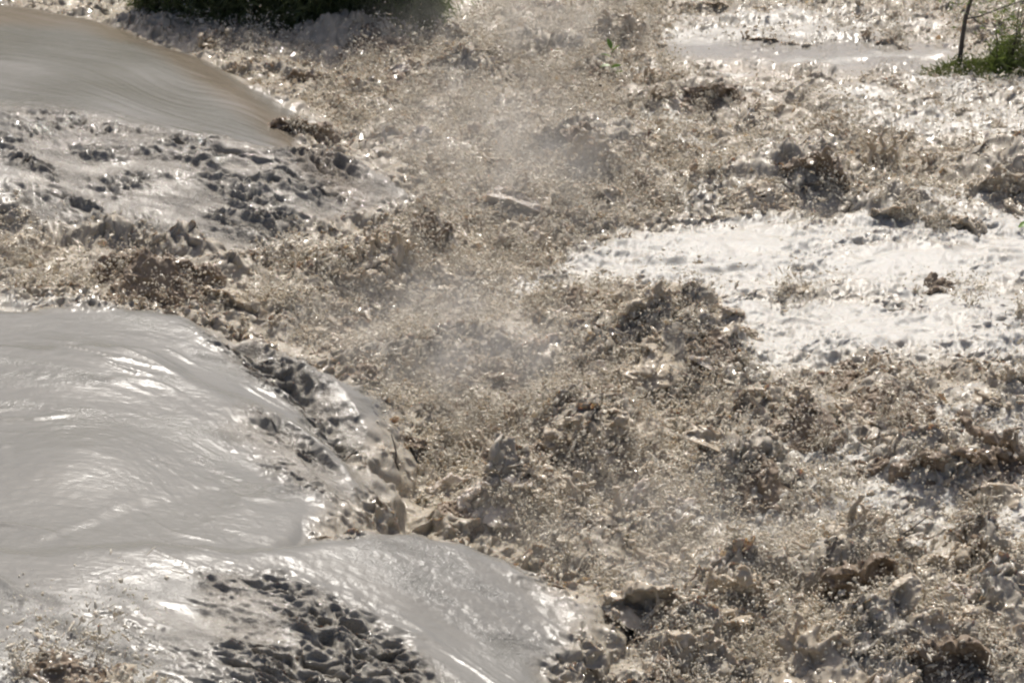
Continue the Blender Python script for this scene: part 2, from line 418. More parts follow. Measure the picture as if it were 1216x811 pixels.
# ------------------------------------------------------------------ the water sheet
def build_water():
    # rows evenly spread in depression angle where the camera looks, columns as a fan; both run on coarsely to the horizon
    R, Cn = 940, 900
    th = np.linspace(math.radians(33.5), math.radians(11.6), R)
    dist = CAM_H / np.tan(th)
    near = np.array([-60, -10, 2, 6, 8.5, 10.2])
    far = dist[-1] * np.array([1.03, 1.08, 1.2, 1.45, 2, 3.5, 8, 30, 90])
    ys = np.concatenate([near, dist, far]).astype(F32)
    s = np.linspace(-.262, .262, Cn)
    outer = np.array([.28, .33, .42, .6, 1.0, 2.5, 8])
    s = np.concatenate([-outer[::-1], s, outer]).astype(F32)
    NX, NY = len(s), len(ys)
    Yg = np.repeat(ys[:, None], NX, 1)
    Xg = s[None, :] * np.maximum(np.sqrt(Yg ** 2 + CAM_H ** 2), 10)
    X = Xg.ravel().astype(F32); Y = Yg.ravel().astype(F32)
    h, md, inside, lump, rip, streak, foam, calm, flank = fields(X, Y)
    fade = (smooth01((45 - Y) / 10) * smooth01((14 - np.abs(X)) / 3) * smooth01((Y - 8) / 2.5)).astype(F32)
    Z0 = X * 0
    # --- how rough each place is
    big = noise(X, Y, Z0, .55, 1)
    T = (1 - inside) * (1 - .62 * np.clip(foam, 0, 1)) * (1 - .85 * calm) * (1 + .35 * big)
    T = np.clip(T + md * 1.1 * (1 - inside), 0, 1.5) * fade
    # along-flow coordinates: the water runs to the right and a little toward the camera
    a = math.radians(-24)
    U = X * F32(math.cos(a)) + Y * F32(math.sin(a)); V = -X * F32(math.sin(a)) + Y * F32(math.cos(a))
    z = h + md
    dx = np.zeros_like(X); dy = np.zeros_like(X)
    z += T * F32(.10) * noise(X, Y, Z0, (1.1, .9, 1), 2)
    n3 = noise(X, Y, Z0, (2.3, 1.9, 1), 3)
    z += T * F32(.09) * n3
    dx += T * F32(.06) * noise(X, Y, Z0, 2.6, 4); dy += T * F32(.08) * noise(X, Y, Z0, 2.6, 5)
    W = z
    # crumpled lumps with thin rims that lean over, read in 3-D so that steep faces carry relief too
    idx = np.nonzero(T > .03)[0]
    x, y, w = X[idx] + dx[idx], Y[idx] + dy[idx], W[idx] * 1.0
    t = T[idx]
    mod = smooth01(noise(x, y, w, 1.7, 30) * 1.3 + .55)
    t2 = t * (.35 + .95 * mod)
    zz = t * F32(.070) * noise(x, y, w, 4.6, 6)
    b2 = 1 - 2.2 * np.abs(noise(x, y, w, 8.5, 7)); zz += t2 * F32(.045) * b2
    zz += t2 * F32(.030) * noise(x, y, w, 15, 28)
    b3 = 1 - 2.2 * np.abs(noise(x, y, w, 21, 8)); zz += t2 * F32(.022) * b3
    b4 = noise(x, y, w, 42, 9); zz += t2 * F32(.013) * b4
    hx = t * F32(.055) * noise(x, y, w, 6.3, 10) + t2 * (F32(.034) * noise(x, y, w, 14, 11) + F32(.018) * noise(x, y, w, 33, 12) + F32(.020) * b2)
    hy = t * F32(.055) * noise(x, y, w, 6.3, 13) + t2 * (F32(.034) * noise(x, y, w, 14, 14) + F32(.018) * noise(x, y, w, 33, 15) - F32(.030) * b2 - F32(.012) * b3)
    z[idx] += zz; dx[idx] += hx; dy[idx] += hy
    # --- foam rafts: long low folds and little bubbles
    idx = np.nonzero((foam > .02) & (fade > 0))[0]
    fm = foam[idx] * fade[idx]; x, y = X[idx], Y[idx]; o = x * 0
    w1 = x + noise(x, y, o, 1.2, 40) * .3; w2 = y + noise(x, y, o, 1.2, 41) * .3
    f1 = 1 - np.abs(noise(w1, w2, o, (1.0, 3.0, 1), 42)) * 2
    f2 = 1 - np.abs(noise(w1, w2, o, (3, 8, 1), 43)) * 2
    f3 = noise(w1, w2, o, (9, 20, 1), 44); f4 = noise(w1, w2, o, (24, 44, 1), 45)
    g = smooth01(noise(w1, w2, o, (1.2, 1.8, 1), 46) + .5)
    z[idx] += fm * (F32(.045) * f1 + F32(.018) * f2 * (.3 + g) + F32(.008) * f3 + F32(.004) * f4)
    # --- smooth tongues
    patch_all = np.zeros_like(X)
    idx = np.nonzero((inside > .01) & (fade > 0))[0]
    k = inside[idx] * fade[idx]; x, y = X[idx], Y[idx]; o = x * 0
    u = U[idx] + noise(x, y, o, .7, 50) * .3; v = V[idx] + noise(x, y, o, .7, 51) * .35
    st = streak[idx]; rp = rip[idx]; lp = lump[idx]
    zz = F32(.011) * noise(u, v, o, (.5, 1.5, 1), 52) + F32(.0035) * noise(u, v, o, (1.3, 5.5, 1), 53)
    zz += (1 - st * .6) * (F32(.0014) * noise(u, v, o, (4, 15, 1), 54) + F32(.0016) * noise(x, y, o, (13, 17, 1), 77) + F32(.0010) * noise(u, v, o, (9, 22, 1), 70))
    fine = smooth01(noise(u, v, o, (.8, 2.2, 1), 71) * 2 + .35) * (1 - st)
    zz += fine * (F32(.0026) * noise(u, v, o, (9, 17, 1), 72) + F32(.0020) * (1 - 2 * np.abs(noise(u, v, o, (15, 30, 1), 73))))
    cut = np.clip(1 - np.abs(noise(u, v, o, (.9, 4.5, 1), 74)) * 14, 0, 1) * smooth01(noise(u, v, o, (1.3, 1.3, 1), 75) * 2.5 - .1)
    zz += F32(.012) * cut * (1 - st)
    zz += st * (F32(.0040) * noise(u, v, o, (.8, 14, 1), 60) + F32(.0022) * noise(u, v, o, (1.1, 34, 1), 76))
    ridg = 1 - np.abs(noise(u, v, o, (1.6, 5.5, 1), 55)) * 2
    gate = smooth01(noise(u, v, o, (.9, 2.0, 1), 56) * 2.6 - .35)
    zz += F32(.030) * np.clip(ridg - .6, 0, 1) * gate * (1 + rp) * (1 - st)
    patch = smooth01(noise(u, v, o, (1.2, 3.2, 1), 57) * 2.4 + .2)
    zz += rp * patch * (F32(.005) * noise(u, v, o, (8, 15, 1), 58) + F32(.0060) * noise(x, y, o, (20, 34, 1), 59))
    # lumpy breaking faces: folds with rims over hollows
    lq = np.clip(lp * (.30 + 1.1 * smooth01(noise(x, y, o, (1.6, 2.6, 1), 66) * 1.3 + .5)), 0, 1.6)
    q0 = noise(u, v, o, (2.2, 4.5, 1), 67)
    r1 = 1 - 2.4 * np.abs(noise(u, v, o, (5.5, 11.0, 1), 61)); r2 = 1 - 2.4 * np.abs(noise(u, v, o, (12, 21, 1), 62)); q3 = noise(x, y, o, 40, 63)
    q2 = noise(u, v, o, (11, 17, 1), 68)
    zz += lq * (F32(.045) * q0 + F32(.030) * r1 + F32(.019) * r2 + F32(.012) * q2 + F32(.0095) * q3)
    patch_all[idx] = .25 + .75 * patch
    dx[idx] += lq * k * (F32(.030) * noise(x, y, o, 8, 64) + F32(.014) * r1); dy[idx] += lq * k * (F32(.030) * noise(x, y, o, 8, 65) - F32(.024) * r1 - F32(.012) * r2)
    z[idx] += k * zz
    V3 = np.stack([X + dx, Y + dy, z], 1)
    ii = (np.arange(NY - 1)[:, None] * NX + np.arange(NX - 1)[None, :]).ravel()
    # rows run from near to far, columns left to right: counter-clockwise seen from above
    faces = np.stack([ii, ii + 1, ii + NX + 1, ii + NX], 1)
    ob = mesh_obj('flood_water', V3, faces, M_WATER)
    sm = np.clip(inside * (1 - np.clip(lump, 0, 1) * .6) + calm * .8, 0, 1)
    fo = np.clip(foam * 1.0, 0, 1)
    float_attr(ob.data, 'foam', fo)
    float_attr(ob.data, 'smooth_water', sm)
    float_attr(ob.data, 'silt', np.clip(inside * (1 - .3 * np.clip(lump, 0, 1)) + calm * .8, 0, 1))  # mud colour blended into the lumps stands in for mirrored banks
    float_attr(ob.data, 'ripple', np.clip(np.maximum(rip * patch_all, lump * 1.1), 0, 1))
    float_attr(ob.data, 'flank_reflection_tint', np.clip(flank * inside, 0, 1))
    float_attr(ob.data, 'streak', np.clip(streak * inside, 0, 1))
    tag(ob, kind='structure')
    return ob

build_water()
print('water', round(time.time() - T_START, 1))

# height lookup for things standing in the water (smooth part only)
def surf(x, y):
    h, md, *_ = fields(np.array([x], F32), np.array([y], F32))
    return float(h[0] + md[0])

def on_water(px, py):
    """world point of the water surface seen at a photograph pixel"""
    z = .3
    for _ in range(6):
        x, y, _z = at(px, py, z)
        z = .5 * z + .5 * surf(x, y)
    x, y, _z = at(px, py, z)
    return x, y, z

# ------------------------------------------------------------------ surface nets: solid shapes from a density
def surface_nets(D, h, org):
    """D>0 inside; returns verts, quads"""
    nx, ny, nz_ = D.shape
    S = D > 0
    c = np.zeros((nx - 1, ny - 1, nz_ - 1), np.int8)
    corners = [(i, j, k) for i in (0, 1) for j in (0, 1) for k in (0, 1)]
    for i, j, k in corners: c += S[i:nx - 1 + i, j:ny - 1 + j, k:nz_ - 1 + k]
    act = (c > 0) & (c < 8)
    cells = np.argwhere(act)
    vid = np.full(act.shape, -1, np.int64); vid[act] = np.arange(len(cells))
    pos = np.zeros((len(cells), 3)); cnt = np.zeros(len(cells))
    for a in range(3):
        for o1 in (0, 1):
            for o2 in (0, 1):
                off0 = [0, 0, 0]; ax = [q for q in range(3) if q != a]
                off0[ax[0]] = o1; off0[ax[1]] = o2
                off1 = list(off0); off1[a] = 1
                p0 = cells + off0; p1 = cells + off1
                d0 = D[p0[:, 0], p0[:, 1], p0[:, 2]]; d1 = D[p1[:, 0], p1[:, 1], p1[:, 2]]
                m = (d0 > 0) != (d1 > 0)
                t = np.where(m, d0 / np.where(d0 - d1 == 0, 1, d0 - d1), 0)
                pt = cells + np.array(off0) + 0.0
                pt[:, a] += t
                pos += pt * m[:, None]; cnt += m
    pos /= cnt[:, None]
    V = pos * h + np.array(org)
    quads = []
    for a in range(3):
        b, c_ = (a + 1) % 3, (a + 2) % 3
        sl0 = [slice(1, -1)] * 3; sl0[a] = slice(0, -1)
        sl1 = [slice(1, -1)] * 3; sl1[a] = slice(1, None)
        s0 = S[tuple(sl0)]; s1 = S[tuple(sl1)]
        e = np.argwhere(s0 != s1)
        if not len(e): continue
        flip = s0[tuple(e.T)]
        off = np.array([1, 1, 1]); off[a] = 0
        e = e + off
        def cell(db, dc):
            q = e.copy(); q[:, b] -= db; q[:, c_] -= dc
            return vid[np.clip(q[:, 0], 0, nx - 2), np.clip(q[:, 1], 0, ny - 2), np.clip(q[:, 2], 0, nz_ - 2)]
        A = np.stack([cell(1, 1), cell(0, 1), cell(0, 0), cell(1, 0)], 1)
        A[~flip] = A[~flip][:, ::-1]
        ok = (A >= 0).all(1)
        quads.append(A[ok])
    return V, np.concatenate(quads)

def grid3(lx, ly, z0, z1, h):
    xs = np.arange(-lx, lx + h, h, dtype=F32); ys = np.arange(-ly, ly + h, h, dtype=F32); zs = np.arange(z0, z1 + h, h, dtype=F32)
    G = np.meshgrid(xs, ys, zs, indexing='ij')
    return G[0], G[1], G[2], (xs[0], ys[0], zs[0])

def close_box(D):
    D[0] = D[-1] = -1; D[:, 0] = D[:, -1] = -1; D[:, :, 0] = D[:, :, -1] = -1
    return D

def make_sheet(seed, W=.5, H=.4, lean=.35, torn=.5, thick=.10, h=.011, lumps=1.0):
    """a thrown-up, curling sheet of water with a torn rim; x along the crest, leans toward -y"""
    x, y, z, org = grid3(W * 1.15, .30, -.10, H * 1.25, h)
    jx = .05 * noise(x, y, z, 6, seed + 40); x = x + jx; z = z + .04 * noise(x, y, z, 7, seed + 41)
    s = seed * 3 + 100
    u = x / W; zz = np.clip(z / H, -.2, 1.3)
    env = np.sqrt(np.clip(1 - u * u, 0, 1))
    top = H * env * (.72 + .45 * noise(x, x * 0, x * 0, 2.6 / W * .5, s) + .22 * noise(x, x * 0, x * 0, 8 / W * .5, s + 1)) + .05 * noise(x, y, z, 22, s + 2)
    c = -lean * H * np.clip(zz, 0, 2) ** 2 + .11 * noise(x, x * 0, z, 3.5, s + 3) + .07 * noise(x, y * 0, z, 9, s + 4) + .03 * noise(x, y * 0, z, 20, s + 12)
    th = thick * (1.15 - .9 * np.clip(zz, 0, 1.1)) * (.75 + .6 * noise(x, y * 0, z, 6, s + 5)) + .006
    d = th - np.abs(y - c)
    d += lumps * (.026 * noise(x, y, z, 11, s + 6) + .020 * noise(x, y, z, 23, s + 7) + .010 * noise(x, y, z, 42, s + 11))
    d = np.minimum(d, (top - z) * .8)
    hole = noise(x, y * .6, z, 11, s + 8) - (.62 - torn * .5 * np.clip(zz, 0, 1))
    d = np.minimum(d, -hole * .08 + .0)
    foot = .05 + .05 * noise(x, y, z, 8, s + 9) + .03 * noise(x, y, z, 18, s + 13) - z - (x / W) ** 2 * .12 - (y / .25) ** 2 * .12
    d = np.maximum(d, foot)
    return surface_nets(close_box(d), h, org)

def make_heap(seed, W=.35, H=.25, h=.011, rough=1.0):
    """a heap of broken water with knobs and hollows"""
    x, y, z, org = grid3(W * 1.2, W * .95, -.08, H * 1.5, h)
    s = seed * 5 + 300
    r2 = (x / W) ** 2 + (y / (W * .75)) ** 2
    top = H * (np.exp(-r2 * 2.2) * 1.25 - .16) * (.8 + .5 * noise(x, y, x * 0, 4.5, s + 4))
    d = (top - z) * .7
    wx_ = x + .05 * noise(x, y, z, 5, s + 5) + .03 * noise(x, y, z, 11, s + 6); wz_ = z + .05 * noise(x, y, z, 5, s + 7) + .03 * noise(x, y, z, 11, s + 8)
    d += rough * (.055 * noise(wx_, y, wz_, 6, s) + .055 * (.5 - 2 * np.abs(noise(wx_, y, wz_, 8, s + 1))) + .030 * (.4 - 1.6 * np.abs(noise(wx_, y, wz_, 17, s + 2))) + .016 * noise(x, y, z, 36, s + 3))
    d = np.minimum(d, (1.0 - r2) * .15)
    return surface_nets(close_box(d), h, org)

def make_fingers(seed, W=.22, H=.35, n=9, h=.010):
    """fingers and blobs of water shot upward"""
    r = random.Random(seed)
    x, y, z, org = grid3(W * 1.5, W * 1.2, -.06, H * 1.3, h)
    d = (.05 - z - ((x / W) ** 2 + (y / W) ** 2) * .06)
    d += .03 * noise(x, y, z, 12, seed + 500)
    for i in range(n):
        bx, by = r.uniform(-W * .7, W * .7), r.uniform(-W * .5, W * .5)
        hh = H * r.uniform(.35, 1) ; lx, ly = bx * .5 + r.uniform(-.06, .06), -.08 + r.uniform(-.05, .05)
        t = np.clip(z / hh, 0, 1)
        cx = bx + lx * t ** 1.5 + .03 * np.sin(z * 22 + i); cy = by + ly * t ** 1.5 + .02 * np.sin(z * 17 + i * 2)
        rr = .034 * (1 - .75 * t) + .004 + .016 * np.exp(-((z - hh) / .018) ** 2)
        q = np.minimum(rr - np.sqrt((x - cx) ** 2 + (y - cy) ** 2), hh + .012 - z)
        d = np.maximum(d, q)
        # webs between neighbours
    d += .010 * noise(x, y, z, 28, seed + 501)
    return surface_nets(close_box(d), h, org)

def down(me_v, k): return me_v * k

VAR = {}
def variant(key, fn, *a, **k):
    if key not in VAR: VAR[key] = fn(*a, **k)
    return VAR[key]

SHEETS = [(i, 0, 0, kw) for i, kw in enumerate([
    dict(W=.5, H=.34, lean=.7, torn=.35, thick=.10, lumps=1.3), dict(W=.42, H=.42, lean=.25, torn=.8, thick=.06), dict(W=.6, H=.26, lean=.9, torn=.3, thick=.12, lumps=1.5),
    dict(W=.3, H=.38, lean=.4, torn=.7, thick=.05), dict(W=.55, H=.30, lean=.5, torn=.9, thick=.07, lumps=1.2), dict(W=.36, H=.30, lean=1.0, torn=.5, thick=.08)])]
D_, T_, P_ = M_DARK, M_TAN, M_PALE
# kind, variant, px, py (foot), width px, height px, turn, material, name, category, label
SPLASHES = [
    ('sheet', 2, 348, 158, 92, 26, 5, D_, 'curling_crest', 'wave crest', 'small dark brown curling crest at the tip of the glistening middle tongue'),
    ('heap', 1, 185, 345, 120, 75, 0, D_, 'breaking_wave', 'breaking wave', 'large dark brown ragged wave between the two smooth left tongues'),
    ('sheet', 0, 225, 345, 90, 55, -20, D_, 'breaking_wave', 'breaking wave', 'dark torn wave face just right of the large brown ragged wave'),
    ('sheet', 1, 140, 325, 70, 45, 10, D_, 'torn_wave_sheet', 'splash', 'torn brown sheet rising on the left of the dark ragged wave'),
    ('heap', 0, 25, 305, 80, 50, 0, T_, 'breaking_wave', 'breaking wave', 'tan lumpy wave at the left edge below the glistening tongue'),
    ('sheet', 5, 275, 362, 70, 34, -25, T_, 'glossy_fold', 'wave crest', 'glossy tan fold of water behind the broad near tongue crest'),
    ('fingers', 1, 505, 300, 50, 62, 0, D_, 'water_spout', 'splash', 'upright brown spout right of the glistening tongue end'),
    ('heap', 3, 490, 305, 60, 35, 0, T_, 'water_heap', 'splash', 'low tan heap of water at the foot of the upright brown spout'),
    ('sheet', 1, 702, 212, 84, 66, -15, T_, 'thrown_water_sheet', 'splash', 'tall pair of tan sheets thrown up in the mist near the top centre'),
    ('sheet', 3, 738, 208, 44, 48, 20, T_, 'thrown_water_sheet', 'splash', 'smaller tan sheet leaning against the right of the tall thrown pair'),
    ('heap', 1, 760, 230, 56, 42, 30, D_, 'water_heap', 'splash', 'dark heap right below the tall thrown tan sheets'),
    ('sheet', 4, 690, 242, 64, 32, 0, T_, 'broken_crest', 'wave crest', 'low broken tan crest directly below the tall thrown sheets'),
    ('heap', 0, 712, 98, 56, 34, 0, D_, 'water_heap', 'splash', 'dark brown heap beside the floating green sprig'),
    ('sheet', 0, 966, 222, 84, 66, -10, D_, 'breaking_wave', 'breaking wave', 'tallest dark brown wave with a hollow, right of centre above the foam'),
    ('heap', 1, 905, 245, 100, 46, 15, T_, 'water_heap', 'splash', 'brown ragged heap left of the tallest hollow wave'),
    ('sheet', 5, 1062, 262, 70, 32, 10, T_, 'curling_crest', 'wave crest', 'small tan curl at the upper edge of the white foam'),
    ('sheet', 2, 1132, 275, 80, 34, -12, T_, 'curling_crest', 'wave crest', 'long tan curl lying on the upper white foam at right'),
    ('sheet', 4, 1188, 235, 80, 62, 0, T_, 'torn_wave_sheet', 'splash', 'wide torn tan sheet at the right edge above the foam'),
    ('fingers', 0, 1040, 200, 56, 60, 0, T_, 'water_spout', 'splash', 'thin lacy spout of fingers above the small tan curl'),
    ('sheet', 3, 778, 378, 74, 58, 25, T_, 'torn_wave_sheet', 'splash', 'tan plume on top of the large dark broken mass at centre'),
    ('heap', 2, 700, 372, 110, 48, 0, D_, 'water_heap', 'splash', 'dark broken heap at the upper left of the central mass'),
    ('heap', 1, 845, 425, 66, 50, 40, D_, 'water_heap', 'splash', 'dark heap where the central mass meets the white foam'),
    ('sheet', 2, 1110, 562, 150, 50, 4, D_, 'overhanging_wave', 'breaking wave', 'wide overhanging wave with a black hollow below it on the foam at right'),
    ('sheet', 1, 1200, 560, 52, 66, -15, D_, 'thrown_water_sheet', 'splash', 'brown upright sheet at the right edge beside the overhanging wave'),
    ('sheet', 3, 1203, 458, 50, 40, 0, T_, 'thrown_water_sheet', 'splash', 'pale tan sheet at the right edge below the white foam'),
    ('sheet', 0, 1022, 708, 100, 82, 5, D_, 'overhanging_wave', 'breaking wave', 'arched dark wave with brown rim in the lower right'),
    ('sheet', 1, 872, 740, 110, 92, -8, T_, 'lacy_crest', 'splash', 'lacy pale crest with see-through loops left of the arched dark wave'),
    ('fingers', 0, 905, 735, 60, 60, 0, D_, 'water_spout', 'splash', 'dark fingers of water between the lacy crest and the arched wave'),
    ('sheet', 3, 1137, 722, 84, 60, 0, P_, 'thrown_water_sheet', 'splash', 'smooth pale sheet right of the arched dark wave'),
    ('sheet', 0, 1118, 800, 130, 78, -6, D_, 'overhanging_wave', 'breaking wave', 'dark rimmed wave in the bottom right corner'),
    ('sheet', 4, 700, 545, 120, 82, 6, T_, 'lacy_crest', 'splash', 'lacy crest of thrown water in the middle of the spray'),
    ('heap', 0, 745, 540, 60, 50, 0, D_, 'water_heap', 'splash', 'dark heap at the right foot of the mid-spray lacy crest'),
    ('heap', 1, 700, 655, 70, 44, 0, D_, 'water_heap', 'splash', 'dark hollowed heap just beyond the tip of the nearest tongue'),
    ('heap', 0, 905, 590, 110, 60, 12, D_, 'water_heap', 'splash', 'brown knobbly heap left of the foam streak in the lower middle'),
    ('sheet', 5, 1015, 630, 54, 44, 0, T_, 'small_wave_peak', 'wave crest', 'small pale pointed peak behind the arched dark wave'),
    ('heap', 3, 775, 595, 62, 36, 0, P_, 'pale_water_lump', 'splash', 'pair of pale rounded wet lumps in the lower middle spray'),
    ('heap', 3, 815, 610, 56, 30, 50, P_, 'pale_water_lump', 'splash', 'flat pale lump right of the paired wet lumps'),
    ('sheet', 2, 595, 592, 90, 36, 10, P_, 'pale_water_fold', 'wave crest', 'shiny pale fold behind the crest of the nearest tongue'),
    ('fingers', 2, 620, 600, 60, 48, 0, T_, 'water_spout', 'splash', 'spray fingers standing just behind the shiny pale fold'),
    ('heap', 2, 1055, 490, 110, 52, 0, D_, 'water_heap', 'splash', 'dark broken heap below the white foam at right'),
    ('heap', 0, 950, 515, 120, 60, 20, D_, 'water_heap', 'splash', 'wide dark broken heap right of the central spray'),
    ('fingers', 2, 930, 490, 70, 50, 0, T_, 'water_spout', 'splash', 'short tan fingers on the wide dark broken heap'),
    ('fingers', 1, 1162, 662, 44, 52, 0, D_, 'water_spout', 'splash', 'lone leaning dark spike on the foam at lower right'),
    ('heap', 3, 652, 318, 46, 22, 0, T_, 'rounded_water_lump', 'splash', 'smooth rounded tan lump at the left end of the white foam'),
    ('heap', 3, 1186, 378, 36, 24, 0, D_, 'rounded_water_lump', 'splash', 'dark brown rounded lump alone on the white foam at right'),
    ('heap', 3, 1118, 345, 60, 26, 20, D_, 'water_lump', 'splash', 'low dark lump left of the lone round lump on the foam'),
    ('heap', 2, 940, 350, 60, 20, 0, T_, 'water_lump', 'splash', 'small flat brown lump in the middle of the white foam'),
    ('heap', 1, 60, 808, 120, 50, 0, D_, 'breaking_wave', 'breaking wave', 'brown ragged froth wave at the bottom left corner'),
    ('heap', 0, 135, 811, 90, 30, 0, T_, 'breaking_wave', 'breaking wave', 'low tan froth right of the bottom left corner wave'),
    ('sheet', 4, 430, 345, 90, 46, -20, T_, 'broken_crest', 'wave crest', 'broken tan crest between the two left tongues and the spray'),
    ('heap', 2, 450, 60, 110, 36, 0, D_, 'water_heap', 'splash', 'dark grey heap in front of the green bush at the top'),
    ('sheet', 4, 730, 50, 80, 60, 0, T_, 'torn_wave_sheet', 'splash', 'brown spray wall at the top centre of the torrent'),
    ('sheet', 0, 845, 118, 70, 30, 0, D_, 'curling_crest', 'wave crest', 'small dark curl in front of the calm grey strip'),
    ('sheet', 1, 820, 805, 110, 70, 0, T_, 'torn_wave_sheet', 'splash', 'torn tan sheet at the bottom edge right of the tongue'),
    ('heap', 0, 980, 790, 110, 60, 0, T_, 'water_heap', 'splash', 'tan knobbly heap at the bottom edge below the arched wave'),
]
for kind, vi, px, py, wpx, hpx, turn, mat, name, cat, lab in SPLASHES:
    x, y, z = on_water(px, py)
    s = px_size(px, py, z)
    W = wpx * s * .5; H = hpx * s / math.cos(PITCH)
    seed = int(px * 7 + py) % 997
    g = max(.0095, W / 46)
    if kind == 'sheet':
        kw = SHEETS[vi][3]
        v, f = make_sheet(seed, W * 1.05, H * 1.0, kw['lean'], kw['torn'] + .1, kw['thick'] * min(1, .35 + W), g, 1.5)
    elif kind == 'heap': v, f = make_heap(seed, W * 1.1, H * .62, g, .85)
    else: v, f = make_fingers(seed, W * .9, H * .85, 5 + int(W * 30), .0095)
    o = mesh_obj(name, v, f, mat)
    o.location = (x, y + .08, z - .035)
    o.rotation_euler = (0, 0, math.radians(turn))
    tag(o, lab, cat)
print('splashes', round(time.time() - T_START, 1))

# ------------------------------------------------------------------ spray: droplets and torn bits
def ico(sub=1):
    import bmesh
    bm = bmesh.new(); bmesh.ops.create_icosphere(bm, subdivisions=sub, radius=1)
    v = np.array([p.co[:] for p in bm.verts]); f = np.array([[q.index for q in p.verts] for p in bm.faces]); bm.free()
    return v, f

def drop_variants():
    out = []
    v, f = ico(1)
    out.append((v.copy(), f))
    out.append((v * np.array([.8, .8, 1.5]), f))
    v2, f2 = ico(2)
    for i in range(3):
        a = v2.astype(F32)
        n_ = noise(a[:, 0], a[:, 1], a[:, 2], 1.1, 700 + i)
        b = a * (1 + .75 * n_[:, None])
        b = b * np.array([1, .75, [1.2, 2.2, 3.4][i]])
        b[:, 0] += .55 * np.sin(b[:, 2] * 1.1 + i)
        b[:, 1] += .35 * np.cos(b[:, 2] * .9)
        if i > 0: b[:, :2] *= (.35 + .65 * (np.abs(b[:, 2:3]) / np.abs(b[:, 2]).max()) ** 1.5)
        out.append((b * .8, f2))
    # a torn scrap of sheet
    g = 9
    q = np.linspace(-1, 1, g)
    uu, vv = np.meshgrid(q, q, indexing='ij')
    for i in range(2):
        a = np.stack([uu.ravel() * 1.3, vv.ravel() * 1.3, .5 * noise(uu.ravel().astype(F32), vv.ravel().astype(F32), uu.ravel().astype(F32) * 0, 1.1, 720 + i)], 1)
        r = 1 + .5 * noise(a[:, 0].astype(F32), a[:, 1].astype(F32), a[:, 2].astype(F32) * 0, 1.3, 730 + i)
        rad = np.maximum(np.abs(uu.ravel()), np.abs(vv.ravel())) / (np.hypot(uu.ravel(), vv.ravel()) + 1e-6)
        a[:, :2] *= (rad * r)[:, None]
        t = .16 * (1.1 - np.maximum(np.abs(uu.ravel()), np.abs(vv.ravel())) * .6)
        top = a + np.stack([t * 0, t * 0, t], 1); bot = a - np.stack([t * 0, t * 0, t], 1)
        V = np.concatenate([top, bot]); n = g * g
        F = []
        for r_ in range(g - 1):
            for c_ in range(g - 1):
                k = r_ * g + c_
                F += [(k, k + g, k + 1), (k + 1, k + g, k + g + 1), (n + k, n + k + 1, n + k + g), (n + k + 1, n + k + g + 1, n + k + g)]
        ring = [r_ * g for r_ in range(g)] + [(g - 1) * g + c_ for c_ in range(1, g)] + [r_ * g + g - 1 for r_ in range(g - 2, -1, -1)] + [c_ for c_ in range(g - 2, 0, -1)]
        for a_, b_ in zip(ring, ring[1:] + ring[:1]):
            F += [(a_, n + a_, b_), (b_, n + a_, n + b_)]
        out.append((V, np.array(F)))
    return out

def instancer(name, pts, scl, rot, pick, sources, label, group=None, mat=None):
    """one object: a point mesh whose modifier sets a little solid on every point"""
    me = bpy.data.meshes.new(name)
    me.vertices.add(len(pts)); me.vertices.foreach_set('co', np.asarray(pts, F32).ravel())
    a = me.attributes.new('scl', 'FLOAT_VECTOR', 'POINT'); a.data.foreach_set('vector', np.asarray(scl, F32).ravel())
    a = me.attributes.new('rot', 'FLOAT_VECTOR', 'POINT'); a.data.foreach_set('vector', np.asarray(rot, F32).ravel())
    a = me.attributes.new('pick', 'INT', 'POINT'); a.data.foreach_set('value', np.asarray(pick, np.int32))
    if mat: me.materials.append(mat)
    o = bpy.data.objects.new(name, me); col.objects.link(o)
    ng = bpy.data.node_groups.new(name + '_nodes', 'GeometryNodeTree')
    ng.interface.new_socket('Geometry', in_out='INPUT', socket_type='NodeSocketGeometry')
    ng.interface.new_socket('Geometry', in_out='OUTPUT', socket_type='NodeSocketGeometry')
    N = ng.nodes; L = ng.links
    gi = N.new('NodeGroupInput'); go = N.new('NodeGroupOutput')
    iop = N.new('GeometryNodeInstanceOnPoints')
    g2i = N.new('GeometryNodeGeometryToInstance')
    for s in reversed(sources):
        oi = N.new('GeometryNodeObjectInfo'); oi.inputs['Object'].default_value = s
        oi.inputs['As Instance'].default_value = True
        L.new(oi.outputs['Geometry'], g2i.inputs[0])
    # each Object Info gives one instance; join them and pick per point
    jn = N.new('GeometryNodeJoinGeometry')
    ng.nodes.remove(g2i)
    for x in [q for q in N if q.bl_idname == 'GeometryNodeObjectInfo']:
        L.new(x.outputs['Geometry'], jn.inputs[0])
    L.new(gi.outputs[0], iop.inputs['Points'])
    L.new(jn.outputs[0], iop.inputs['Instance'])
    iop.inputs['Pick Instance'].default_value = True
    def attr(nm, typ):
        x = N.new('GeometryNodeInputNamedAttribute'); x.data_type = typ; x.inputs['Name'].default_value = nm
        return x.outputs[0]
    L.new(attr('pick', 'INT'), iop.inputs['Instance Index'])
    e2r = N.new('FunctionNodeEulerToRotation')
    L.new(attr('rot', 'FLOAT_VECTOR'), e2r.inputs[0]); L.new(e2r.outputs[0], iop.inputs['Rotation'])
    L.new(attr('scl', 'FLOAT_VECTOR'), iop.inputs['Scale'])
    L.new(iop.outputs[0], go.inputs[0])
    md = o.modifiers.new('set', 'NODES'); md.node_group = ng
    tag(o, label, 'spray', group, 'stuff')
    return o

